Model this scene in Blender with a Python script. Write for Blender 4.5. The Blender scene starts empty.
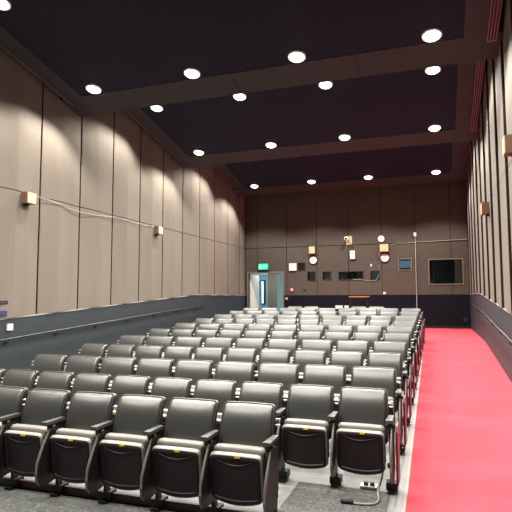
import bpy, bmesh, math, random
from mathutils import Vector, Matrix
random.seed(7)
C = bpy.context.scene.collection
sc = bpy.context.scene

# ------------------------------------------------------------------ camera
f, yaw, pitch, roll = 524.65, 0.3358, 0.0805, -0.0027
cy, sy = math.cos(yaw), math.sin(yaw); cp, sp = math.cos(pitch), math.sin(pitch)
F = Vector((-sy*cp, cy*cp, sp)); R0 = Vector((cy, sy, 0)); U0 = R0.cross(F)
R = math.cos(roll)*R0 + math.sin(roll)*U0; U = -math.sin(roll)*R0 + math.cos(roll)*U0
cd = bpy.data.cameras.new('camera'); cam = bpy.data.objects.new('camera', cd); C.objects.link(cam)
cam.matrix_world = Matrix(((R.x, U.x, -F.x, 0), (R.y, U.y, -F.y, 0), (R.z, U.z, -F.z, 0), (0, 0, 0, 1)))
cd.sensor_width = 36; cd.sensor_fit = 'HORIZONTAL'; cd.lens = f*36/512; cd.clip_start = .05; cd.clip_end = 200
sc.camera = cam

# ------------------------------------------------------------------ materials
def mat(name, col, rough=.6, metal=0, spec=.5, noise=0, nscale=20, bump=0, bscale=200, coat=0, emit=None, es=0, trans=0, stretch=None):
    m = bpy.data.materials.new(name); m.use_nodes = True
    nt = m.node_tree; b = nt.nodes['Principled BSDF']
    b.inputs['Base Color'].default_value = (*col, 1); b.inputs['Roughness'].default_value = rough
    b.inputs['Metallic'].default_value = metal; b.inputs['Specular IOR Level'].default_value = spec
    b.inputs['Coat Weight'].default_value = coat
    b.inputs['Transmission Weight'].default_value = trans
    if emit: b.inputs['Emission Color'].default_value = (*emit, 1); b.inputs['Emission Strength'].default_value = es
    if noise or bump:
        tc = nt.nodes.new('ShaderNodeTexCoord'); mp = nt.nodes.new('ShaderNodeMapping')
        nt.links.new(tc.outputs['Object'], mp.inputs['Vector'])
        if stretch: mp.inputs['Scale'].default_value = stretch
    if noise:
        n = nt.nodes.new('ShaderNodeTexNoise'); n.inputs['Scale'].default_value = nscale; n.inputs['Detail'].default_value = 4
        nt.links.new(mp.outputs['Vector'], n.inputs['Vector'])
        r = nt.nodes.new('ShaderNodeValToRGB')
        r.color_ramp.elements[0].position = .3; r.color_ramp.elements[1].position = .7
        r.color_ramp.elements[0].color = (*[c*(1-noise) for c in col], 1)
        r.color_ramp.elements[1].color = (*[min(1, c*(1+noise)) for c in col], 1)
        nt.links.new(n.outputs['Fac'], r.inputs['Fac']); nt.links.new(r.outputs['Color'], b.inputs['Base Color'])
    if bump:
        n2 = nt.nodes.new('ShaderNodeTexNoise'); n2.inputs['Scale'].default_value = bscale
        nt.links.new(mp.outputs['Vector'], n2.inputs['Vector'])
        bp = nt.nodes.new('ShaderNodeBump'); bp.inputs['Strength'].default_value = bump; bp.inputs['Distance'].default_value = .004
        nt.links.new(n2.outputs['Fac'], bp.inputs['Height']); nt.links.new(bp.outputs['Normal'], b.inputs['Normal'])
    return m
M = dict(
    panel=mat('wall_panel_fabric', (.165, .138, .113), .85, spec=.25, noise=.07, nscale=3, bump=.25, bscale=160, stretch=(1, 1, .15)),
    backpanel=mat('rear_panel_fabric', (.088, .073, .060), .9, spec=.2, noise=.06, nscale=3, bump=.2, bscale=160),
    panelgap=mat('panel_gap', (.03, .024, .02), .9, spec=.1),
    wains=mat('blue_black_wainscot', (.016, .022, .028), .6, noise=.1, nscale=6),
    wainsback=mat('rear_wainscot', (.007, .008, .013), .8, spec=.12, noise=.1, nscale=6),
    ledge=mat('ledge', (.30, .29, .26), .6),
    navy=mat('ceiling_navy', (.012, .013, .028), .8, spec=.25),
    brown=mat('ceiling_brown', (.046, .040, .043), .7, spec=.3, noise=.06, nscale=5),
    brownlip=mat('ceiling_brown_lip', (.11, .09, .09), .6),
    void=mat('ceiling_void', (.01, .009, .011), .9, spec=.05),
    grille=mat('grille_pink', (.28, .15, .16), .5), grilled=mat('grille_dark', (.06, .015, .018), .7),
    red=mat('red_carpet', (.49, .062, .085), .95, spec=.1, noise=.10, nscale=2.2, bump=.5, bscale=260),
    vinyl=mat('grey_vinyl', (.25, .25, .243), .35, noise=.08, nscale=5),
    edge=mat('aisle_edge', (.19, .19, .182), .5, noise=.08, nscale=9),
    carpet=mat('grey_carpet', (.115, .118, .114), .95, spec=.1, noise=.45, nscale=42, bump=.8, bscale=220),
    seam=mat('carpet_seam', (.12, .12, .12), .8),
    leather=mat('black_leather', (.034, .036, .033), .36, spec=1.0, noise=.06, nscale=30, bump=.12, bscale=300),
    cushion=mat('seat_leather', (.25, .238, .21), .42, spec=.6, noise=.06, nscale=30, bump=.1, bscale=300),
    shell=mat('dark_plastic', (.013, .012, .012), .45, spec=.35),
    pan=mat('seat_pan_plastic', (.014, .009, .010), .5, spec=.3), panrim=mat('seat_rim', (.30, .28, .25), .42, spec=.6),
    maroon=mat('maroon_laminate', (.13, .02, .035), .35),
    brace=mat('maroon_brace', (.055, .018, .024), .4),
    steel=mat('black_steel', (.010, .010, .011), .45, spec=.35),
    trim=mat('tablet_edge', (.15, .14, .125), .38, metal=.2),
    armtop=mat('arm_rest', (.055, .054, .05), .45),
    silver=mat('silver', (.75, .74, .70), .3, metal=.8), white=mat('white_plastic', (.78, .76, .70), .5),
    yellow=mat('yellow_tag', (.75, .55, .08), .5), green=mat('green_plastic', (.03, .30, .14), .4),
    beige=mat('speaker_beige', (.58, .46, .27), .6, noise=.15, nscale=60), beiged=mat('speaker_side', (.20, .11, .07), .7),
    black=mat('matte_black', (.006, .006, .006), .6), rail=mat('black_rail', (.014, .014, .016), .42, spec=.45),
    glass=mat('booth_glass', (.9, .95, .95), .03, trans=1), teal=mat('grey_teal_equipment', (.20, .27, .28), .5),
    frame=mat('window_frame', (.19, .17, .145), .6), dframe=mat('dark_frame', (.03, .03, .032), .5),
    booth=mat('booth_wall', (.05, .055, .06), .8),
    cream=mat('door_cream', (.72, .68, .58), .5), pale=mat('pale_green_wall', (.55, .62, .52), .7), blue=mat('door_blue', (.22, .40, .50), .45),
    corr=mat('corridor_wall', (.20, .145, .10), .8), wood=mat('orange_wood', (.55, .22, .07), .4, noise=.2, nscale=30),
    lamp=mat('lamp_glow', (1, 1, 1), .4, emit=(1, .96, .88), es=6), exitg=mat('exit_green', (.02, .4, .22), .4, emit=(.02, .85, .42), es=1.0),
    exitw=mat('exit_white', (.8, .9, .8), .4, emit=(.5, 1, .75), es=1.2), cable=mat('pale_cable', (.45, .40, .32), .5), redp=mat('red_plastic', (.65, .04, .04), .4),
    bluep=mat('blue_plastic', (.03, .03, .11), .4), clockf=mat('clock_face', (.8, .79, .74), .5),
    tube=mat('corridor_tube', (1, 1, 1), .4, emit=(.8, .95, 1), es=6))

# ------------------------------------------------------------------ helpers
def nb(): return bmesh.new()
def bx(bm, lo, hi, mi=0):
    x0, y0, z0 = lo; x1, y1, z1 = hi
    v = [bm.verts.new(p) for p in ((x0,y0,z0),(x1,y0,z0),(x1,y1,z0),(x0,y1,z0),(x0,y0,z1),(x1,y0,z1),(x1,y1,z1),(x0,y1,z1))]
    for q in ((3,2,1,0),(4,5,6,7),(0,1,5,4),(1,2,6,5),(2,3,7,6),(3,0,4,7)):
        fc = bm.faces.new([v[i] for i in q]); fc.material_index = mi
def prism(bm, poly, axis, a, b, mi=0):
    """poly: 2-D points; axis 'x': (y,z) swept along x from a to b; 'y': (x,z); 'z': (x,y)"""
    def P(p, t): return {'x': (t, p[0], p[1]), 'y': (p[0], t, p[1]), 'z': (p[0], p[1], t)}[axis]
    A = [bm.verts.new(P(p, a)) for p in poly]; B = [bm.verts.new(P(p, b)) for p in poly]; n = len(poly)
    fs = [bm.faces.new(A), bm.faces.new(B[::-1])] + [bm.faces.new((A[i], B[i], B[(i+1) % n], A[(i+1) % n])) for i in range(n)]
    for q in fs: q.material_index = mi
def tube(bm, pts, r, n=8, mi=0):
    pts = [Vector(p) for p in pts]; rings = []
    for i, p in enumerate(pts):
        d = (pts[min(i+1, len(pts)-1)]-pts[max(i-1, 0)]).normalized()
        a = d.cross(Vector((0, 0, 1)));
        if a.length < .05: a = d.cross(Vector((1, 0, 0)))
        a.normalize(); b = d.cross(a)
        rr = r[i] if isinstance(r, (list, tuple)) else r
        rings.append([bm.verts.new(p+rr*(math.cos(t*2*math.pi/n)*a+math.sin(t*2*math.pi/n)*b)) for t in range(n)])
    for r0, r1 in zip(rings, rings[1:]):
        for k in range(n):
            q = bm.faces.new((r0[k], r0[(k+1) % n], r1[(k+1) % n], r1[k])); q.material_index = mi
    bm.faces.new(rings[0][::-1]).material_index = mi; bm.faces.new(rings[-1]).material_index = mi
def lathe(bm, prof, c, axis='z', n=24, mi=0):
    rings = []
    for r, h in prof:
        ring = []
        for k in range(n):
            a = 2*math.pi*k/n; x, y = r*math.cos(a), r*math.sin(a)
            p = {'z': (x, y, h), 'y': (x, h, y), 'x': (h, x, y)}[axis]
            ring.append(bm.verts.new((c[0]+p[0], c[1]+p[1], c[2]+p[2])))
        rings.append(ring)
    for r0, r1 in zip(rings, rings[1:]):
        for k in range(n): bm.faces.new((r0[k], r0[(k+1) % n], r1[(k+1) % n], r1[k])).material_index = mi
    bm.faces.new(rings[0][::-1]).material_index = mi; bm.faces.new(rings[-1]).material_index = mi
def rrect(hw, hh, r, seg=5):
    r = min(r, hw*.98, hh*.98); out = []
    for cx, cz, a0 in ((hw-r, hh-r, 0), (-hw+r, hh-r, 90), (-hw+r, -hh+r, 180), (hw-r, -hh+r, 270)):
        for k in range(seg+1):
            a = math.radians(a0+90*k/seg); out.append((cx+r*math.cos(a), cz+r*math.sin(a)))
    res = []; m = seg+1
    for i, p in enumerate(out):
        res.append(p)
        if i % m == seg:
            q = out[(i+1) % len(out)]
            for k in range(1, 10): res.append((p[0]+(q[0]-p[0])*k/10, p[1]+(q[1]-p[1])*k/10))
    return res
def slab(bm, hw, hh, r, rings, fn=lambda x, y, z: (x, y, z), mi=0, mis=None):
    """rounded-rectangle slab in the x-z plane; rings = [(inset, y), ...] back to front"""
    R_ = []
    for ins, y in rings:
        o = rrect(hw-ins, hh-ins, max(r-ins, .004)); R_.append([bm.verts.new(fn(x, y, z)) for x, z in o])
    n = len(R_[0])
    for i, (a, b) in enumerate(zip(R_, R_[1:])):
        for k in range(n): bm.faces.new((a[k], a[(k+1) % n], b[(k+1) % n], b[k])).material_index = (mis[i] if mis else mi)
    bm.faces.new(R_[0][::-1]).material_index = mi; bm.faces.new(R_[-1]).material_index = (mis[-1] if mis else mi)
def obj(name, bm, m, parent=None, smooth=None, bev=0):
    if bev:
        bmesh.ops.bevel(bm, geom=[e for e in bm.edges if len(e.link_faces) == 2 and e.calc_face_angle(0) > .5], offset=bev, segments=2, profile=.5, affect='EDGES')
    bmesh.ops.recalc_face_normals(bm, faces=bm.faces)
    me = bpy.data.meshes.new(name); bm.to_mesh(me); bm.free()
    for k in (m if isinstance(m, (list, tuple)) else [m]): me.materials.append(M[k])
    if smooth:
        for p in me.polygons: p.use_smooth = True
        me.set_sharp_from_angle(angle=math.radians(smooth))
    o = bpy.data.objects.new(name, me); C.objects.link(o)
    if parent: o.parent = parent
    return o
def tag(o, label, cat, group=None):
    o['label'] = label; o['category'] = cat
    if group: o['group'] = group
    return o
def thing(name, label, cat, loc=(0, 0, 0), rz=0, group=None):
    o = bpy.data.objects.new(name, None); C.objects.link(o); o.location = loc; o.rotation_euler = (0, 0, rz)
    o.empty_display_size = .1
    return tag(o, label, cat, group)
def struct(name, bm, m, parent=None, **k):
    o = obj(name, bm, m, parent, **k)
    if not parent: o['kind'] = 'structure'
    return o
def dup(root, loc, label, group):
    r = root.copy(); C.objects.link(r); r.location = loc; r['label'] = label; r['group'] = group
    for ch in list(root.children):
        c = ch.copy(); C.objects.link(c); c.parent = r
        for g in ch.children:
            d = g.copy(); C.objects.link(d); d.parent = c
    return r
ORD = ['first', 'second', 'third', 'fourth', 'fifth', 'sixth', 'seventh', 'eighth', 'ninth', 'tenth', 'eleventh', 'twelfth']

# ------------------------------------------------------------------ room data
XL, YB, YF = -7.70, 20.70, -3.0
ZF0, YK0, YK1, SL = -1.72, 5.09, 14.95, .0610      # front floor level, start and end of the rake
def zfl(y): return ZF0 + SL*(min(max(y, YK0), YK1)-YK0)
ZFB = zfl(YB)
def xr(y): return 1.041 + .0053*(YB-y)
def zwt(y): return .112 - .0607*max(0, 15.9-max(y, 5.0))
ZJ = 2.09; ZC = 5.45
YS = [YF, YK0, YK1, YB]

# floor: red carpet base under everything, vinyl under the seats, grey carpet in front
def strip(bm, xa, xb, ya, yb, up=0, mi=0, th=.0):
    ys = sorted({ya, yb, *[y for y in (YK0, YK1) if ya < y < yb]})
    fa = xa if callable(xa) else (lambda y: xa); fb = xb if callable(xb) else (lambda y: xb)
    top = [[bm.verts.new((fa(y), y, zfl(y)+up)), bm.verts.new((fb(y), y, zfl(y)+up))] for y in ys]
    bot = [[bm.verts.new((fa(y), y, zfl(y)+up-.12)), bm.verts.new((fb(y), y, zfl(y)+up-.12))] for y in ys]
    n = len(ys)
    for i in range(n-1):
        bm.faces.new((top[i][0], top[i][1], top[i+1][1], top[i+1][0])); bm.faces.new((bot[i][0], bot[i+1][0], bot[i+1][1], bot[i][1]))
        bm.faces.new((top[i][0], top[i+1][0], bot[i+1][0], bot[i][0])); bm.faces.new((top[i][1], bot[i][1], bot[i+1][1], top[i+1][1]))
    bm.faces.new((top[0][0], bot[0][0], bot[0][1], top[0][1])); bm.faces.new((top[-1][0], top[-1][1], bot[-1][1], bot[-1][0]))
def xc(y): return -.315 - .0107*(y-4.6)      # left edge of the red aisle carpet
b = nb(); strip(b, XL-.3, lambda y: xr(y)+.3, YF-.3, YB+.3, -.006); floor = struct('floor', b, 'vinyl')
b = nb(); strip(b, xc, lambda y: xr(y), YF, YB, 0); o = struct('floor_carpet', b, 'red'); o.name = 'floor.001'
b = nb(); strip(b, XL, -5.75, YF, YB, 0); struct('floor', b, 'carpet')
b = nb(); strip(b, -5.75, xc, 15.98, YB, 0); struct('floor', b, 'red')
b = nb(); strip(b, lambda y: xc(y)-.022, xc, YF, 15.98, .004); struct('trim_1', b, 'ledge')
b = nb(); strip(b, -5.70, -1.30, YF, 3.97, 0); strip(b, -1.30, lambda y: xc(y)-.14, YF, 4.93, 0); struct('floor', b, 'carpet')
b = nb(); strip(b, lambda y: xc(y)-.14, lambda y: xc(y)-.022, YF, 15.98, .001); struct('trim_2', b, 'edge')

# side walls: wainscot, ledge, two tiers of fabric panels
def side_wall(side):
    L = side == 'left'; sgn = 1 if L else -1
    X = (lambda y: XL) if L else xr
    b = nb()
    # backing
    for ya, yb in ((YF, YB),):
        v = [b.verts.new(p) for p in ((X(ya)-sgn*.05, ya, -2.2), (X(yb)-sgn*.05, yb, -2.2), (X(yb)-sgn*.05, yb, ZC+.3), (X(ya)-sgn*.05, ya, ZC+.3),
             (X(ya)-sgn*.3, ya, -2.2), (X(yb)-sgn*.3, yb, -2.2), (X(yb)-sgn*.3, yb, ZC+.3), (X(ya)-sgn*.3, ya, ZC+.3))]
        for q in ((0,1,2,3),(4,7,6,5),(0,4,5,1),(1,5,6,2),(2,6,7,3),(3,7,4,0)): b.faces.new([v[i] for i in q])
    w = struct('wall_'+side, b, 'panelgap')
    # wainscot
    b = nb(); ys = [YF, 5.0, 15.9, YB]; A = []
    for y in ys:
        x0, x1 = X(y), X(y)-sgn*.06
        A.append([b.verts.new(p) for p in ((x0, y, zfl(y)-.1), (x0, y, zwt(y)), (x1, y, zwt(y)), (x1, y, zfl(y)-.1))])
    for a, c in zip(A, A[1:]):
        for k in range(4): b.faces.new((a[k], a[(k+1) % 4], c[(k+1) % 4], c[k]))
    b.faces.new(A[0]); b.faces.new(A[-1][::-1]); obj('wainscot', b, 'wains', w)
    b = nb(); A = []
    for y in ys:
        x0, x1 = X(y)+sgn*.012, X(y)-sgn*.05; z = zwt(y)
        A.append([b.verts.new(p) for p in ((x0, y, z), (x0, y, z+.022), (x1, y, z+.022), (x1, y, z))])
    for a, c in zip(A, A[1:]):
        for k in range(4): b.faces.new((a[k], a[(k+1) % 4], c[(k+1) % 4], c[k]))
    b.faces.new(A[0]); b.faces.new(A[-1][::-1]); obj('ledge', b, 'ledge', w)
    # panels
    p, g, th, rid = 1.27, (.036 if L else .05), .045, .018
    y = 8.60-7*p if L else 9.30-8*p
    k = 0
    while y < YB-.05:
        ya, yb = max(y, YF)+g/2, min(y+p, YB)-g/2; ym = ya+(yb-ya)*.48
        if yb-ya > .15:
            for z0, z1 in ((None, ZJ-.008), (ZJ+.008, ZC)):
                b = nb(); sec = []
                for yy, off in (((ya, .004), (ya+.012, .012), (ym-.004, .050), (ym+.004, .046), (yb-.012, .010), (yb, .002)) if L else ((ya, .038), (ya+.012, .044), (ym-.004, .030), (ym+.004, .022), (yb-.012, .004), (yb, 0))):
                    xo = X(yy)-sgn*.012+sgn*off; xi = X(yy)-sgn*(th+.01)
                    zb = (zwt(yy)+.022) if z0 is None else z0
                    sec.append([b.verts.new(q) for q in ((xo, yy, zb), (xo, yy, z1), (xi, yy, z1), (xi, yy, zb))])
                for s0, s1 in zip(sec, sec[1:]):
                    for q in range(4): b.faces.new((s0[q], s0[(q+1) % 4], s1[(q+1) % 4], s1[q]))
                f0 = b.faces.new(sec[0]); f1 = b.faces.new(sec[-1][::-1]); f0.material_index = f1.material_index = 1
                obj('wall_panel', b, ['panel', 'panelgap'], w)
        y += p; k += 1
    return w
wl = side_wall('left'); wr = side_wall('right')

# back wall with door opening and window holes
holes = [(-7.56, -6.06, ZFB-.2, 1.05), (-5.40, -5.13, 1.15, 1.43), (-5.00, -4.72, .735, 1.055), (-4.385, -4.07, .76, 1.045),
         (-3.74, -2.81, .745, 1.03), (-2.50, -2.18, .74, 1.03), (-1.43, -1.00, 1.075, 1.475), (-.34, .82, .52, 1.42)]
def cells(x0, x1, z0, z1, hs):
    xs = sorted({x0, x1, *[v for h in hs for v in h[:2] if x0 < v < x1]}); zs = sorted({z0, z1, *[v for h in hs for v in h[2:] if z0 < v < z1]})
    for a, c in zip(xs, xs[1:]):
        for d, e in zip(zs, zs[1:]):
            mx, mz = (a+c)/2, (d+e)/2
            if not any(h[0] < mx < h[1] and h[2] < mz < h[3] for h in hs): yield a, c, d, e
b = nb()
for a, c, d, e in cells(XL-.3, xr(YB)+.3, -2.2, ZC+.3, holes): bx(b, (a, YB+.04, d), (c, YB+.22, e))
wb = struct('wall_back', b, 'panelgap')
b = nb()
for a, c, d, e in cells(XL, xr(YB), ZFB-.1, .112, holes): bx(b, (a, YB-.012, d), (c, YB+.04, e))
obj('wainscot', b, 'wainsback', wb)
XJ = [XL, -7.16, -5.89, -4.63, -3.36, -2.08, -.83, .44, xr(YB)]
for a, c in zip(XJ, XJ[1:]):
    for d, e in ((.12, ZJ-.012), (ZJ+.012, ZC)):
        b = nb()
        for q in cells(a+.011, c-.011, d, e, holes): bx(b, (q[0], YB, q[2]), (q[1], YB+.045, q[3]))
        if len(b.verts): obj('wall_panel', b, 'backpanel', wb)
b = nb(); bx(b, (XL-.3, YF-.3, -2.2), (xr(YF)+.3, YF, ZC+.3)); struct('wall_front', b, 'panelgap')
b = nb(); bx(b, (-5.98, YB-.025, ZFB), (xr(YB)-.01, YB-.011, ZFB+.09)); struct('baseboard_back', b, 'black')

# windows in the back wall: frame, glass, booth behind
def window(i, h, fm, fw, glass=True):
    x0, x1, z0, z1 = h; b = nb()
    bx(b, (x0-fw, YB-.02, z0-fw), (x0, YB+.16, z1+fw)); bx(b, (x1, YB-.02, z0-fw), (x1+fw, YB+.16, z1+fw))
    bx(b, (x0, YB-.02, z1), (x1, YB+.16, z1+fw)); bx(b, (x0, YB-.02, z0-fw), (x1, YB+.16, z0))
    w = struct('window_%d' % i, b, fm)
    b = nb(); bx(b, (x0, YB+.10, z0), (x1, YB+.106, z1)); obj('pane', b, 'glass', w); return w
for i, (h, fm, fw) in enumerate(zip(holes[1:], ('dframe', 'black', 'dframe', 'dframe', 'dframe', 'frame', 'frame'), (.02, .02, .025, .025, .02, .03, .035))): window(i+1, h, fm, fw)
# projection booth box behind
for nm, lo, hi in (('wall_booth_rear', (-5.9, YB+2.4, -.3), (1.4, YB+2.5, 2.4)), ('ceiling', (-5.9, YB+.22, 2.3), (1.4, YB+2.4, 2.4)), ('floor', (-5.9, YB+.22, -.3), (1.4, YB+2.4, -.2)),
                   ('wall_booth_left', (-5.9, YB+.22, -.2), (-5.8, YB+2.4, 2.3)), ('wall_booth_right', (1.4, YB+.22, -.3), (1.5, YB+2.5, 2.4))):
    b = nb(); bx(b, lo, hi); struct(nm, b, 'booth')
t = thing('film_projector', 'dark film projector with pale housings behind the long glass port of the booth', 'projector', (-3.28, YB+.75, -.2))
b = nb(); bx(b, (-.18, -.25, .75), (.14, .5, 1.35)); obj('body', b, 'steel', t, bev=.02)
b = nb(); lathe(b, [(.07, -.45), (.09, -.40), (.09, -.24), (.05, -.22)], (-.02, 0, 1.08), 'y'); obj('lens', b, 'dframe', t, 40)
for s in (-1, 1):
    b = nb(); bx(b, (s*.36-.11, -.3, .85), (s*.36+.11, .2, 1.22)); obj('side_housing', b, 'teal', t, bev=.02)
b = nb(); bx(b, (-.12, -.15, 0), (.1, .3, .75)); obj('pedestal', b, 'steel', t)
t = thing('slide_projector', 'grey box shaped machine behind the small square port left of the long port', 'projector', (-4.22, YB+.5, -.2))
b = nb(); bx(b, (-.14, -.15, .95), (.15, .3, 1.14)); obj('body', b, 'teal', t, bev=.02)
b = nb(); bx(b, (-.09, -.08, 0), (.09, .2, .95)); obj('pedestal', b, 'steel', t)
t = thing('control_rack', 'pale grey equipment rack standing inside the booth behind the left part of the wide window', 'equipment', (-.30, YB+1.0, -.2))
b = nb(); bx(b, (-.25, -.2, 0), (.12, .4, 1.75)); obj('cabinet', b, 'teal', t, bev=.01)
b = nb(); bx(b, (-.2, -.215, .9), (.07, -.2, 1.6)); obj('panel', b, 'booth', t)
t = thing('wall_monitor', 'pale blue lit monitor seen through the small square window left of the wall pole', 'monitor', (-1.25, YB+.8, 1.3))
b = nb(); bx(b, (-.25, 0, -.14), (.25, .05, .2)); obj('casing', b, 'teal', t, bev=.01)
b = nb(); bx(b, (-.22, -.006, -.11), (.22, 0, .17)); M['scr'] = mat('screen', (.1, .2, .25), .3, emit=(.25, .5, .6), es=.35); obj('screen', b, 'scr', t)

# door and corridor
b = nb(); fw = .05
bx(b, (-7.56-fw, YB-.03, ZFB), (-7.56, YB+.2, 1.05+fw)); bx(b, (-6.06, YB-.03, ZFB), (-6.06+fw, YB+.2, 1.05+fw)); bx(b, (-7.56, YB-.03, 1.05), (-6.06, YB+.2, 1.05+fw))
d1 = struct('door_1', b, 'frame')
b = nb(); bx(b, (0, -.022, 0), (.74, .022, 2.1)); lf = obj('leaf', b, 'cream', d1); lf.location = (-7.53, YB+.12, ZFB+.01); lf.rotation_euler = (0, 0, math.radians(80))
for z in (.25, .8, 1.4, 1.95): b = nb(); tube(b, [(.03, -.03, z-.05), (.03, -.03, z+.05)], .014); obj('hinge', b, 'silver', lf)
b = nb(); bx(b, (-.74, -.022, 0), (0, .022, 2.1)); lf = obj('leaf', b, 'blue', d1); lf.location = (-6.10, YB+.12, ZFB+.01); lf.rotation_euler = (0, 0, math.radians(-58))
b = nb(); bx(b, (-.755, -.026, 0), (-.74, .026, 2.1)); obj('edge_strip', b, 'white', lf)
b = nb(); tube(b, [(-.62, .03, .95), (-.62, .09, .95), (-.62, .09, 1.2), (-.62, .03, 1.2)], .013); obj('handle', b, 'silver', lf)
b = nb(); bx(b, (-7.60, 23.45, -1.3), (-5.9, 23.6, 1.6)); struct('wall_corridor_back', b, 'corr')
b = nb(); bx(b, (-8.75, 23.45, 1.12), (-7.60, 23.6, 1.6)); struct('wall_corridor_back', b, 'pale')
b = nb(); bx(b, (-8.75, 23.45, -1.3), (-8.22, 23.6, 1.12)); struct('wall_corridor_back', b, 'pale')
b = nb(); bx(b, (-5.98, YB+.22, -1.3), (-5.9, 23.45, 1.6)); struct('wall_corridor_right', b, 'blue')
b = nb(); bx(b, (-8.85, YB+.22, -1.3), (-8.75, 23.6, 1.6)); struct('wall_corridor_left', b, 'pale')
b = nb(); bx(b, (-8.85, YB+.22, 1.6), (-5.9, 23.6, 1.7)); ccl = struct('ceiling', b, 'pale')
b = nb(); bx(b, (-8.85, YB+.22, ZFB-.2), (-5.9, 23.6, ZFB-.002)); struct('floor', b, 'vinyl')
b = nb(); bx(b, (-8.22, 23.40, ZFB), (-8.17, 23.5, 1.12)); bx(b, (-7.65, 23.40, ZFB), (-7.60, 23.5, 1.12)); bx(b, (-8.17, 23.40, 1.07), (-7.65, 23.5, 1.12))
d2 = struct('door_2', b, 'blue')
b = nb(); bx(b, (-8.17, 23.45, ZFB+.01), (-7.65, 23.49, 1.07)); obj('leaf', b, 'blue', d2)
b = nb(); tube(b, [(-8.12, 23.41, .80), (-8.00, 23.41, .80), (-8.00, 23.41, .15), (-8.12, 23.41, .02), (-8.12, 23.41, -.5)], .018); obj('panic_bar', b, 'dframe', d2)
b = nb(); bx(b, (-7.94, 23.42, -.30), (-7.70, 23.45, .86)); obj('glazing_frame', b, 'dframe', d2)
b = nb(); bx(b, (-7.90, 23.405, -.24), (-7.80, 23.42, .80)); M['dg'] = mat('lit_door_glass', (.7, .8, .85), .2, emit=(.6, .8, .95), es=.9); obj('pane', b, 'dg', d2)
b = nb(); bx(b, (-7.6, 21.6, 1.55), (-6.5, 22.4, 1.6)); obj('light_panel', b, 'tube', ccl)

# ------------------------------------------------------------------ ceiling
b = nb(); bx(b, (XL-.3, YF-.3, ZC), (2.0, YB+.3, ZC+.2)); struct('ceiling', b, 'void')
TZ, TT, PER = 4.17, .2, 5.05
XO0, XO1, XI0, XI1 = -7.50, 1.03, -7.10, .50
def tz(y, yr): return TZ + TT*(yr-y)
lampy = []
n = 0
for kb, yr in enumerate((4.70, 9.75, 14.80, 19.80)):
    yf = yr-PER+.06; yi = yr-.68; yg = yf+.35
    if kb == 0: yf = -.3; yg = 0
    # navy field
    b = nb(); prism(b, [(yg-.02, tz(yg-.02, yr)+.012), (yi+.02, tz(yi+.02, yr)+.012), (yi+.02, tz(yi, yr)+.1), (yg-.02, tz(yg, yr)+.1)], 'x', XI0-.02, XI1+.02)
    ce = struct('ceiling', b, 'navy')
    # brown border frame
    n += 1; b = nb()
    def tb(x0, x1, y0, y1): prism(b, [(y0, tz(y0, yr)), (y1, tz(y1, yr)), (y1, tz(y1, yr)+.12), (y0, tz(y0, yr)+.12)], 'x', x0, x1)
    tb(XO0, XI0, yf, yi); tb(XI1, XO1, yf, yi); tb(XI0, XI1, yf, yg)
    xs = [XL+.03, -6.2, -3.7, -1.3, XO1+.06]
    for a, c in zip(xs, xs[1:]): tb(a+(.004 if a > -7 else 0), c-.004, yi, yr-.39 if a < -7 and False else yr)
    tr = struct('ceiling_frame', b, 'brown'); tr.name = 'trim_%d' % (n+10)
    b = nb()
    prism(b, [(yf, tz(yf, yr)-.004), (yr-.39, tz(yr-.39, yr)-.004), (yr-.39, tz(yr-.39, yr)+.14), (yf, tz(yf, yr)+.14)], 'x', XO0-.05, XO0)
    obj('lip', b, 'brownlip', tr)
    # rear riser face up to next bay
    b = nb(); bx(b, (XL+.03, yr-.10, tz(yr, yr)+.05), (1.09, yr, ZC)); o = struct('trim_%d' % (n+20), b, 'brown')
    # side closing boards, dark
    b = nb(); prism(b, [(yf, tz(yf, yr)+.05), (yr-.1, tz(yr-.1, yr)+.05), (yr-.1, ZC), (yf, ZC)], 'x', XO0+.02, XO0+.06); struct('trim_%d' % (n+30), b, 'void')
    # linear grille on right border
    if kb < 3:
        y0, y1 = (yf+.25, yr-.50)
        g = thing('linear_air_grille', ['nearest', 'pink-edged linear air grille at the top right corner of the photo', 'pink-edged linear air grille beside right wall, farther, between the first two ceiling beams', 'dark'][kb] if kb in (1, 2) else 'linear air grille in the ceiling border above the camera',
                  'air vent', (.94, (y0+y1)/2, tz((y0+y1)/2, yr)), 0, None)
        hl = (y1-y0)/2
        def gp(x0, x1, za, zb, ya=-hl, yb2=hl):
            q = nb(); prism(q, [(ya, -TT*ya+za), (yb2, -TT*yb2+za), (yb2, -TT*yb2+zb), (ya, -TT*ya+zb)], 'x', x0, x1); return q
        obj('backing', gp(-.075, .075, -.006, -.001), 'grilled', g)
        for x in (-.07, -.024, .022, .066): obj('slat', gp(x-.006, x+.006, -.02, -.006), 'grille', g)
        for yy in (-hl, hl-.02): obj('end_bar', gp(-.075, .075, -.02, -.006, yy, yy+.02), 'grille', g)
    # small screw plugs / sprinkler roses on the right border
    lampy.append((yr, [yr-.87, yr-3.35]))

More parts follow.
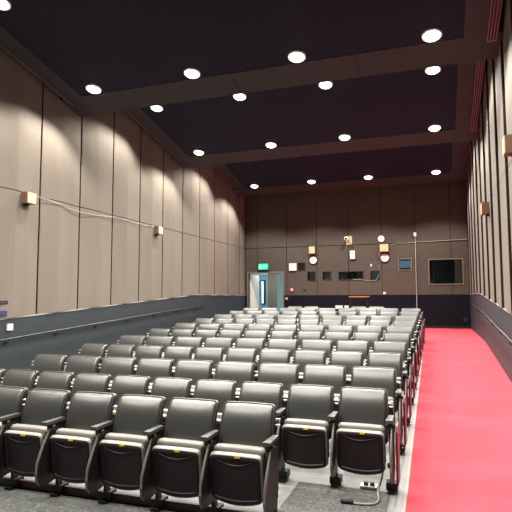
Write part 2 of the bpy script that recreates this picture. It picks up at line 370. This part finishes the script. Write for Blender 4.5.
# recessed downlights
def make_light():
    t = thing('ceiling_downlight', '', 'ceiling light')
    b = nb(); lathe(b, [(.165, .05), (.165, -.012), (.150, -.02), (.135, -.012), (.135, .0)], (0, 0, 0), n=28); obj('trim_ring', b, 'white', t, 40)
    b = nb(); lathe(b, [(.13, -.005), (.13, -.018), (.115, -.040), (.08, -.058), (.035, -.067), (.004, -.069)], (0, 0, 0), n=24); obj('glowing_bowl', b, 'lamp', t, 60)
    return t
L0 = make_light(); L0.rotation_euler = (-math.atan(TT), 0, 0); first = True
XC = (-6.66, -4.40, -2.31, .0); XN = ['leftmost column', 'second column from left', 'third column from left', 'rightmost column']
ri = 0
for yr, ys in lampy:
    for y in sorted(ys):
        vis = ri >= 2
        for ci, x in enumerate(XC):
            if ri < 2 and False: continue
            z = tz(y, yr)
            # rows: 0,1 over camera (bay 0), 2.. visible
            seen = (ri == 2 and ci == 0) or ri in (3, 4, 5, 7)
            name = {2: 'nearest row in the photo', 3: 'just before the first beam', 4: 'just beyond the first beam', 5: 'just before the second beam', 6: 'hidden beyond second beam', 7: 'in the row nearest the rear wall'}.get(ri, 'above the camera')
            if ri < 2 or (ri == 2 and ci > 0) or ri == 6: name += ', out of view'
            lab = 'round glowing ceiling downlight %s, %s' % (name, XN[ci])
            if first: L0.location = (x, y, z); L0['label'] = lab; L0['group'] = 'ceiling downlights'; first = False
            else: dup(L0, (x, y, z), lab, 'ceiling downlights')
            ld = bpy.data.lights.new('downlight', 'SPOT'); ld.energy = 540; ld.color = (1, .96, .88)
            ld.spot_size = math.radians(132); ld.spot_blend = .4; ld.shadow_soft_size = .05
            lo = bpy.data.objects.new('downlight', ld); C.objects.link(lo); lo.location = (x, y-.02, z-.12); lo.rotation_euler = (-math.atan(TT), 0, 0)
        ri += 1
def area(loc, size, e, col, rot=(0, 0, 0)):
    ld = bpy.data.lights.new('area', 'AREA'); ld.energy = e; ld.size = size; ld.color = col
    lo = bpy.data.objects.new('fill_light', ld); C.objects.link(lo); lo.location = loc; lo.rotation_euler = rot
area((-7.05, 22.0, 1.5), 1.0, 45, (.8, .95, 1)); area((-2.5, YB+1.6, 2.2), 1.5, 40, (.7, .9, 1))  # fill lamps: one under the corridor panel, one unseen, added inside the booth
w = bpy.data.worlds.new('world'); sc.world = w; w.use_nodes = True
w.node_tree.nodes['Background'].inputs[0].default_value = (.05, .05, .06, 1); w.node_tree.nodes['Background'].inputs[1].default_value = .2

# ------------------------------------------------------------------ seats
def make_seat(w, left_arm=False):
    """origin on the floor under the top of the backrest; sitter faces -y"""
    t = thing('auditorium_seat', '', 'seat')
    hw = (w-.058)/2; H = .885; hh = .245; lean = math.radians(11)
    cz = H-hh*math.cos(lean)
    def back(x, y, z):
        yy = y + .012*(x/hw)**2*-1      # gentle wrap forward at the sides
        wx = x*(1-.008*z/hh)
        zz = z - .005*(x/hw)**2*(z > 0)
        yy += .060*max(0, (z/hh+.1)/1.1)**3
        if y < -.012: yy -= .022*max(0, 1-(x/hw)**2)*max(0, 1-(z/hh)**4)
        return (wx, yy*math.cos(lean)+zz*math.sin(lean)-.075, cz+zz*math.cos(lean)-yy*math.sin(lean))
    b = nb(); slab(b, hw, hh, .036, [(.02, .055), (.006, .045), (0, .03), (0, -.004), (.004, -.009), (.010, -.006)], back, mis=[0, 0, 0, 1, 1, 0]); bk = obj('backrest', b, ['shell', 'armtop'], t, 50)
    b = nb(); slab(b, hw-.013, hh-.013, .027, [(.0, .0), (.0, -.006), (.004, -.014), (.012, -.022), *[(.022+.0145*k, -.025) for k in range(13)]], back); obj('back_pad', b, 'leather', bk, 60)
    # raised seat: cushion behind, pan in front (underside towards the stage)
    sw = hw-.012; sh = .178
    def tilt(ang, c):
        ca, sa = math.cos(ang), math.sin(ang)
        def g(x, y, z):
            zb = z
            if z < 0: zb = z - .045*(1-(x/sw)**2)*(-z/sh)
            if z > 0: zb = z - .004*(x/sw)**2
            return (x, c[0]+y*ca+zb*sa*-1, c[1]+zb*ca+y*sa)
        return g
    g1 = tilt(math.radians(7), (-.215, .420))
    b = nb(); slab(b, sw, sh, .04, [(.05, .055), (.02, .045), (.006, .028), (0, .0), (.004, -.02), (.02, -.034)], g1); obj('seat_cushion', b, 'cushion', t, 60)
    g2 = tilt(math.radians(7), (-.302, .380))
    b = nb(); slab(b, sw+.002, sh+.002, .042, [(.02, .036), (.004, .030), (0, .016), (.004, .002), (.014, -.012), (.026, -.020), (.040, -.022), (.046, -.014), (.12, -.02)], g2, mis=[0, 0, 1, 1, 0, 0, 0, 0, 0])
    pn = obj('seat_pan', b, ['pan', 'panrim'], t, 50)
    # curved grip lip near the top of the pan
    b = nb(); pts = []
    for k in range(13):
        x = -sw*.66+sw*1.32*k/12; zz = sh*.74-.035*(1-(x/(sw*.66))**2); pts.append(g2(x, -.022, zz))
    tube(b, pts, [.003+.005*math.sin(math.pi*k/12) for k in range(13)], 6); obj('grip_lip', b, 'pan', pn, 60)
    b = nb(); p = g2(0, -.017, sh-.010); bx(b, (p[0]+.005, p[1]-.012, p[2]-.012), (p[0]+.045, p[1]+.004, p[2]+.006)); obj('seat_number_tag', b, 'yellow', pn)
    def standard(x, s):
        lg = nb(); prism(lg, [(-.165, .07), (-.115, .07), (-.105, .40), (-.085, .65), (-.25, .65), (-.20, .42)], 'x', x-.015, x+.015)
        lg = obj('standard', lg, 'steel', t, bev=.004)
        q = nb(); bx(q, (x-.050, -.175, .022), (x+.050, -.07, .085)); bx(q, (x-.035, -.215, 0), (x+.035, -.04, .022)); ft = obj('foot_plate', q, 'steel', lg, bev=.004)
        for dx in (-.028, .028): q = nb(); lathe(q, [(.008, -.182), (.008, -.174)], (x+dx, 0, .06), 'y', 8); obj('bolt', q, 'silver', ft)
        q = nb(); lathe(q, [(.020, x-.034), (.028, x-.026), (.028, x+.026), (.020, x+.034)], (0, -.255, .60), 'x', 16); obj('pivot', q, 'rail', lg, 40)
        q = nb(); lathe(q, [(.018, x-.034), (.024, x-.028), (.024, x+.028), (.018, x+.034)], (0, -.17, .235), 'x', 14); obj('hinge', q, 'steel', lg, 40)
        xa = x+.005*s
        q = nb(); prism(q, [(xa-.030, -.355), (xa+.030, -.355), (xa+.022, -.12), (xa-.022, -.12)], 'z', .640, .666); obj('armrest', q, 'armtop', t, bev=.007)
        q = nb(); prism(q, [(-.33, .640), (-.10, .640), (-.10, .60), (-.24, .575)], 'x', x-.013, x+.013); obj('arm_bracket', q, 'steel', lg)
        # writing tablet folded down beside the seat
        P = [(-.300, .600), (-.345, .53), (-.400, .44), (-.440, .35), (-.452, .27), (-.440, .20), (-.405, .160), (-.33, .145), (-.23, .160), (-.165, .20), (-.14, .27), (-.14, .57), (-.18, .600)]
        q = nb(); prism(q, P, 'x', x+s*.022-.009, x+s*.022+.009); tb_ = obj('writing_tablet', q, 'shell', t, bev=.003)
        q = nb(); tube(q, [(x+s*.022, a-.004, c) for a, c in P[:7]], [.006, .010, .012, .012, .012, .010, .006], 6); obj('edge_trim', q, 'trim', tb_, 60)
        # two bright bolts bridging the backs
        for dz in (0, -.045): q = nb(); lathe(q, [(.005, x-.020), (.0075, x-.016), (.0075, x+.016), (.005, x+.020)], (0, -.045+dz*.15, .77+dz), 'x', 10); obj('back_bolt', q, 'silver', t, 40)
    standard(w/2, 1)
    if left_arm: standard(-w/2, -1)
    return t
NW, WW = .5054, .56
P_N, P_W, P_NL, P_WL = make_seat(NW), make_seat(WW), make_seat(NW, True), make_seat(WW, True)
used = {}
def place(kind, loc, label, group):
    p = {'n': P_N, 'w': P_W, 'nl': P_NL, 'wl': P_WL}[kind]
    if kind not in used: used[kind] = 1; p.location = loc; p['label'] = label; p['group'] = group; return p
    return dup(p, loc, label, group)
S, Y0 = 1.0447, 5.09
GR = 'tip-up auditorium seats'
# row nearest the camera: six seats, stops short of the aisle
for k in range(6):
    w_ = NW; x = -1.262-(w_-.058)/2-k*.500
    place('n', (x, 4.09, zfl(4.09)), 'black leather tip-up seat in the nearest row, ' + ['at its open right end', 'second from its right end', 'third from its right end', 'fourth from its right end', 'fifth from its right end', 'cut by the left photo edge'][k], GR)
RN = ['second', 'third', 'fourth', 'fifth', 'sixth', 'seventh', 'eighth', 'ninth', 'tenth', 'eleventh']
for r in range(10):
    wide = r % 2 == 1; n_ = 9 if wide else 10; w_ = WW if wide else NW; y = Y0+r*S; hw = (w_-.058)/2
    for k in range(n_):
        x = -.478-hw-k*w_
        kind = ('w' if wide else 'n')+('l' if k == n_-1 else '')
        pos = 'beside the red aisle' if k == 0 else ('farthest from the red aisle' if k == n_-1 else '%s from the red aisle' % ORD[k])
        place(kind, (x, y, zfl(y)), 'black leather tip-up seat in the %s row from the front, %s' % (RN[r], pos), GR)
# the rearmost, incomplete row
yl = Y0+10*S
for x, lab in ((-4.165, 'leftmost in the rearmost row, in front of the door side'), (-3.66, 'second from left in the rearmost row'), (-2.243, 'second from right in the rearmost row, below the wooden stand'), (-1.735, 'rightmost in the rearmost row')):
    place('n', (x, yl, zfl(yl)), 'black leather tip-up seat '+lab, GR)
# maroon end panels at the aisle
y = Y0
for r in range(10):
    w_ = WW if r % 2 else NW; y = Y0+r*S; x = -.478+.032+.055
    b = nb(); prism(b, [(-.26, .10), (-.08, .10), (-.06, .56), (-.10, .60), (-.24, .60), (-.28, .55)], 'x', -.010, .010)
    o = obj('seat_end_panel', b, 'maroon', None, bev=.003); o.location = (x, y, zfl(y))
    # belongs to the aisle seat
    tgt = [q for q in C.objects if q.name.startswith('auditorium_seat') and abs(q.location.y-y) < .02 and abs(q.location.x-(-.478-(w_-.058)/2)) < .02][0]
    o.parent = tgt; o.location = (x-tgt.location.x, 0, 0)
    b = nb(); lathe(b, [(.014, 0), (.022, .008), (.022, .016), (.012, .024)], (0, 0, 0), 'x', 12); q = obj('cap', b, 'rail', o, 40); q.location = (-.034, -.25, .60)
# brace rail of the nearest row
xa, xb = -1.262-6*.500-.15, -1.262+.03
b = nb(); bx(b, (xa, 3.955, ZF0+.001), (xb, 3.985, ZF0+.070)); tag(obj('floor_rail', b, 'brace'), 'dark maroon rail along the floor joining the feet of the nearest row', 'rail')

# ------------------------------------------------------------------ handrails
def handrail(side):
    L = side == 'left'; X = (lambda y: XL+.085) if L else (lambda y: xr(y)-.085); wall = (lambda y: XL) if L else xr
    y0, y1 = (2.0, 16.5) if L else (2.0, 18.0)
    t = thing('handrail', 'black metal handrail along the %s, %s' % (('left wall', 'beyond the seats') if L else ('right wall', 'beside the red carpet')), 'handrail', (X(9), 9, 0))
    ys = [y0, 5, YK0+4, 15.4, y1] if L else [y0, 5, 9, 15.0, y1]
    rz = lambda y: zwt(y)-.365
    b = nb(); pts = [(X(y)-X(9), y-9, rz(y)) for y in ys]
    pts.append((wall(y1)-X(9)+(.02 if L else -.02), y1-9+.03, rz(y1))); tube(b, pts, .021, 10); obj('rail', b, 'rail', t, 60)
    y = y0+.4
    while y < y1:
        b = nb(); x0 = X(y)-X(9); xw = wall(y)-X(9)
        tube(b, [(x0, y-9, rz(y)-.015), (x0, y-9, rz(y)-.06), (xw, y-9, rz(y)-.075)], .009, 6)
        bx(b, (min(xw, xw+(.008 if L else -.008)), y-9-.03, rz(y)-.11), (max(xw, xw+(.008 if L else -.008)), y-9+.03, rz(y)-.045)); obj('bracket', b, 'steel', t)
        y += 1.35
handrail('left'); handrail('right')

# ------------------------------------------------------------------ wall speakers
def speaker(loc, rz, size, lab):
    t = thing('wall_speaker', lab, 'speaker', loc, rz); w_, d, h = size
    b = nb(); prism(b, [(-w_/2, 0), (w_/2, 0), (w_/2, -d), (-w_/2, -d)], 'z', -h/2, h/2); obj('cabinet', b, 'beiged', t, bev=.004)
    b = nb(); bx(b, (-w_/2+.008, -d-.012, -h/2+.008), (w_/2-.008, -d, h/2-.008)); obj('grille', b, 'beige', t, bev=.004)
    b = nb(); bx(b, (-.04, -.05, -h/2-.04), (.04, 0, -h/2)); obj('bracket', b, 'black', t); return t
speaker((XL+.03, 8.18, 1.98), math.radians(90), (.24, .14, .22), 'beige box speaker on left wall, the nearer of the two')
speaker((XL+.03, 13.25, 1.96), math.radians(90), (.24, .14, .22), 'beige box speaker on left wall, the farther of the two')
speaker((xr(12.3)-.03, 12.3, 1.93), math.radians(-90), (.24, .14, .26), 'beige box speaker on right wall, the farther of the two')
speaker((xr(8.15)-.03, 8.15, 2.17), math.radians(-90), (.24, .14, .26), 'beige box speaker on right wall, at the right photo edge')
speaker((-4.80, YB, 1.93), 0, (.25, .12, .30), 'beige box speaker on rear wall above the left clock')
speaker((-1.965, YB, 1.92), 0, (.33, .14, .30), 'brown box speaker on rear wall above the right clock')

# ------------------------------------------------------------------ rear wall fixtures
def clock(x, z, r, lab, hands=True):
    t = thing('wall_clock' if hands else 'round_sensor', lab, 'clock' if hands else 'sensor', (x, YB, z))
    b = nb(); lathe(b, [(r, 0), (r, -.035), (r*.97, -.045), (r*.9, -.045), (r*.88, -.03)], (0, 0, 0), 'y', 28); obj('rim', b, 'dframe' if hands else 'white', t, 40)
    b = nb(); lathe(b, [(r*.9, -.025), (r*.9, -.036)], (0, 0, 0), 'y', 28); fc = obj('face', b, 'clockf', t)
    if hands:
        for a, l in ((math.radians(65), .55), (math.radians(200), .75)):
            b = nb(); ca, sa = math.cos(a), math.sin(a)
            prism(b, [(-.008*sa, .008*ca), (.008*sa, -.008*ca), (l*r*ca+.005*sa, l*r*sa-.005*ca), (l*r*ca-.005*sa, l*r*sa+.005*ca)], 'y', -.042, -.037); obj('hand', b, 'black', t)
    return t
clock(-4.77, 1.53, .165, 'round white wall clock below the left speaker on the rear wall')
clock(-1.955, 1.55, .175, 'round white wall clock below the brown speaker on the rear wall')
clock(-2.08, 2.29, .125, 'plain round white disc on the rear wall above the brown speaker', False)
t = thing('wall_camera', 'pale wall camera on a square plate above the long booth port', 'camera', (-3.34, YB, 2.27))
b = nb(); bx(b, (-.09, -.02, -.17), (.13, 0, .17)); obj('plate', b, 'beige', t, bev=.004)
b = nb(); tube(b, [(0, -.02, 0), (0, -.12, .02), (-.04, -.2, .05)], .02); obj('arm', b, 'dframe', t)
b = nb(); lathe(b, [(.05, -.30), (.075, -.28), (.075, -.16), (.05, -.12)], (-.05, 0, .05), 'y', 18); obj('housing', b, 'white', t, 40)
b = nb(); lathe(b, [(.03, -.32), (.045, -.30)], (-.05, 0, .05), 'y', 18); obj('lens', b, 'black', t, 40)
def plate(name, lab, cat, x0, x1, z0, z1, m, d=.03, trim=None):
    t = thing(name, lab, cat, ((x0+x1)/2, YB, z0)); w_ = (x1-x0)/2; h = z1-z0
    b = nb(); bx(b, (-w_, -d, 0), (w_, 0, h)); obj('body', b, m, t, bev=.004)
    if trim: b = nb(); bx(b, (-w_*.62, -d-.006, h*.22), (w_*.62, -d, h*.78)); obj('cover', b, trim, t, bev=.002)
    return t
plate('access_panel', 'square white panel on the rear wall right of the door', 'wall box', -5.78, -5.47, 1.12, 1.42, 'white', .05, 'clockf')
plate('junction_box', 'cream rectangular box on the rear wall under the wall camera', 'wall box', -3.29, -3.10, 1.53, 1.86, 'white', .06, 'cream')
plate('thermostat', 'small white plate on the rear wall left of the brown speaker', 'switch', -2.515, -2.455, 1.22, 1.32, 'white', .02, 'clockf')
plate('fire_alarm_button', 'small red call point on the rear wall above the wainscot', 'alarm', -5.73, -5.61, .27, .42, 'redp', .04, 'white')
plate('wall_socket', 'small dark socket on the rear wall right of the red call point', 'socket', -5.19, -5.10, .30, .36, 'black', .02, 'dframe')
plate('light_switch', 'small white switch just above the wainscot below the right clock', 'switch', -2.05, -1.95, .14, .23, 'white', .03, 'clockf')
t = thing('door_holder', 'round pale door holder on the wainscot right of the door', 'door holder', (-5.90, YB-.012, -.02))
b = nb(); lathe(b, [(.03, 0), (.05, -.02), (.05, -.06), (.02, -.07)], (0, 0, 0), 'y', 16); obj('magnet', b, 'silver', t, 40)
b = nb(); bx(b, (-.05, -.012, -.05), (.05, 0, .05)); obj('base', b, 'white', t)
t = thing('wall_socket', 'grey socket low on the dark rear wainscot beside right wall', 'socket', (.86, YB-.012, -.80))
b = nb(); bx(b, (-.07, -.02, -.06), (.07, 0, .06)); obj('body', b, 'dframe', t, bev=.004); b = nb(); bx(b, (-.04, -.026, -.03), (.04, -.02, .03)); obj('cover', b, 'wains', t)
# exit sign
t = thing('exit_sign', 'green lit EXIT sign on the rear wall above the open door', 'exit sign', (-6.875, YB-.005, 1.30))
b = nb(); bx(b, (-.23, -.08, -.13), (.23, 0, .16)); obj('housing', b, 'dframe', t, bev=.006)
b = nb(); bx(b, (-.21, -.085, -.11), (.21, -.08, .13)); fc = obj('lit_face', b, 'exitg', t)
b = nb(); st = .012
def seg(x0, z0, x1, z1): bx(b, (min(x0, x1)-st/2, -.09, min(z0, z1)-st/2), (max(x0, x1)+st/2, -.085, max(z0, z1)+st/2))
zb, zt, zm = -.045, .06, .008
seg(-.16, zb, -.16, zt); [seg(-.16, z, -.10, z) for z in (zb, zm, zt)]
for k in range(7):
    a = k/6; seg(-.07+.07*a, zb+(zt-zb)*a, -.07+.07*a, zb+(zt-zb)*a); seg(-.07+.07*a, zt-(zt-zb)*a, -.07+.07*a, zt-(zt-zb)*a)
seg(.04, zb, .04, zt); seg(.08, zt, .16, zt); seg(.12, zb, .12, zt); obj('lettering', b, 'exitw', fc)
# pole on the rear wall, cables
t = thing('wall_pole', 'thin pale upright pole against the rear wall left of the wide window', 'pole', (-.82, YB-.06, ZFB))
b = nb(); tube(b, [(0, 0, 0), (0, 0, 2.42-ZFB)], .014, 8); obj('tube', b, 'cable', t, 60)
b = nb(); bx(b, (-.05, -.03, 2.33-ZFB), (.05, .055, 2.47-ZFB)); obj('top_clamp', b, 'white', t, bev=.005)
b = nb(); lathe(b, [(.05, 0), (.05, .012), (.02, .03)], (0, 0, 0), 'z', 16); obj('foot', b, 'dframe', t, 40)
b = nb(); tube(b, [(-1.72, YB-.02, 1.99), (-1.62, YB-.02, 2.05), (-1.45, YB-.02, 2.10), (-1.2, YB-.02, 2.07), (-.9, YB-.02, 2.10), (-.4, YB-.02, 2.11), (.2, YB-.02, 2.13), (.8, YB-.02, 2.14), (xr(YB)-.02, YB-.02, 2.15)], .009, 6)
tag(obj('wall_cable', b, 'cable', None, 60), 'thin pale cable running along the rear wall joint towards right wall', 'cable')
b = nb(); tube(b, [(-2.12, YB-.02, 1.75), (-2.22, YB-.02, 1.55), (-2.20, YB-.02, 1.2), (-2.16, YB-.02, .95), (-2.3, YB-.02, .68), (-2.6, YB-.02, .66), (-2.9, YB-.02, .72), (-3.2, YB-.02, .73)], .008, 6)
tag(obj('wall_cable', b, 'cable', None, 60), 'grey cable dropping from the brown rear speaker to the booth ports', 'cable')
zl = lambda y, z: (XL+.045, y, z)
b = nb(); tube(b, [zl(8.32, 2.07), zl(8.75, 2.07), zl(9.1, 2.03), zl(9.5, 1.98), zl(9.9, 1.96), zl(10.4, 1.98), zl(10.9, 2.02), zl(11.2, 2.05), zl(12.2, 2.03), zl(13.1, 2.05)], .006, 6)
tag(obj('wall_cable', b, 'cable', None, 60), 'pale cable sagging along left wall between its two speakers', 'cable')
# near left wall boxes
def lplate(name, lab, cat, y0, y1, z0, z1, m, m2):
    t = thing(name, lab, cat, (XL, (y0+y1)/2, z0)); h = z1-z0; q = (y1-y0)/2
    b = nb(); bx(b, (0, -q, 0), (.03, q, h)); obj('body', b, m, t, bev=.004)
    b = nb(); bx(b, (.03, -q*.5, h*.25), (.036, q*.5, h*.75)); obj('rocker', b, m2, t, bev=.001)
lplate('light_switch', 'white light switch on the dark wainscot at the left photo edge', 'switch', 7.83, 7.96, -.59, -.47, 'white', 'clockf')
lplate('control_box', 'black control box on left wall at the left photo edge', 'control box', 7.45, 7.83, -.10, -.03, 'black', 'dframe')
lplate('control_box', 'dark blue control box on left wall below the black one', 'control box', 7.45, 7.80, -.33, -.22, 'bluep', 'dframe')
# wooden topped stand at the back
t = thing('lectern_table', 'tall narrow stand with orange wooden top and black legs before the rear wall', 'stand', (-2.60, 18.2, ZFB))
b = nb(); bx(b, (-.33, -.2, 1.145), (.33, .2, 1.185)); obj('top', b, 'wood', t, bev=.006)
b = nb(); bx(b, (-.30, -.17, 1.07), (.30, .17, 1.145)); obj('apron', b, 'black', t)
for sx in (-.28, .28):
    for sy_ in (-.15, .15): b = nb(); bx(b, (sx-.02, sy_-.02, 0), (sx+.02, sy_+.02, 1.09)); obj('leg', b, 'black', t)
for x0, x1, lab in ((-2.98, -2.78, 'wider white box on a black pedestal behind the rearmost seats'), (-2.71, -2.60, 'narrow white box on a black pedestal left of the wooden stand')):  # two white shapes of unknown identity, built as boxes on pedestals
    t = thing('white_box', lab, 'equipment box', ((x0+x1)/2, 15.85, zfl(15.85))); h = (x1-x0)/2
    b = nb(); bx(b, (-h, -.06, .80), (h, .06, .895)); obj('box', b, 'white', t, bev=.004)
    b = nb(); bx(b, (-.02, -.02, .02), (.02, .02, .80)); obj('post', b, 'black', t); b = nb(); bx(b, (-.05, -.1, 0), (.05, .1, .02)); obj('base', b, 'black', t)

# cable with plug on the floor, green bottle between the near seats
b = nb(); z = ZF0
P = [(-.52, 4.95, z+.20), (-.535, 4.90, z+.12), (-.56, 4.83, z+.03), (-.54, 4.70, z+.012), (-.56, 4.60, z+.012), (-.63, 4.56, z+.012), (-.73, 4.55, z+.012)]
Q = []
for i in range(len(P)-1):
    for k in range(4):
        p0, p1, p2, p3 = (Vector(P[max(i-1, 0)]), Vector(P[i]), Vector(P[i+1]), Vector(P[min(i+2, len(P)-1)])); s_ = k/4
        Q.append(.5*((2*p1)+(p2-p0)*s_+(2*p0-5*p1+4*p2-p3)*s_*s_+(3*p1-p0-3*p2+p3)*s_**3))
Q.append(Vector(P[-1]))
tube(b, Q, .009, 8)
t = thing('power_cable', 'pale power cable with black plug on the grey floor under the front aisle seat', 'cable', (-.6, 4.7, z))
o = obj('cord', b, 'ledge', t, 60); o.location = (.6, -4.7, -z)
b = nb(); lathe(b, [(.010, -.06), (.018, -.05), (.020, .03), (.010, .05)], (-.18, -.15, .020), 'x', 12); o = obj('plug', b, 'black', t, 40)
t = thing('floor_socket', 'white floor socket beside the foot of the front aisle seat', 'socket', (-.66, 5.0, ZF0))
b = nb(); bx(b, (-.075, -.05, 0), (.075, .05, .02)); obj('plate', b, 'white', t, bev=.004)
b = nb(); bx(b, (-.045, -.02, .02), (-.005, .02, .045)); bx(b, (.01, -.02, .02), (.05, .02, .045)); obj('outlet', b, 'dframe', t)

# ------------------------------------------------------------------ colour
vs = sc.view_settings; vs.view_transform = 'Standard'; vs.look = 'None'; vs.gamma = 1; vs.exposure = 0.0; vs.use_curve_mapping = False
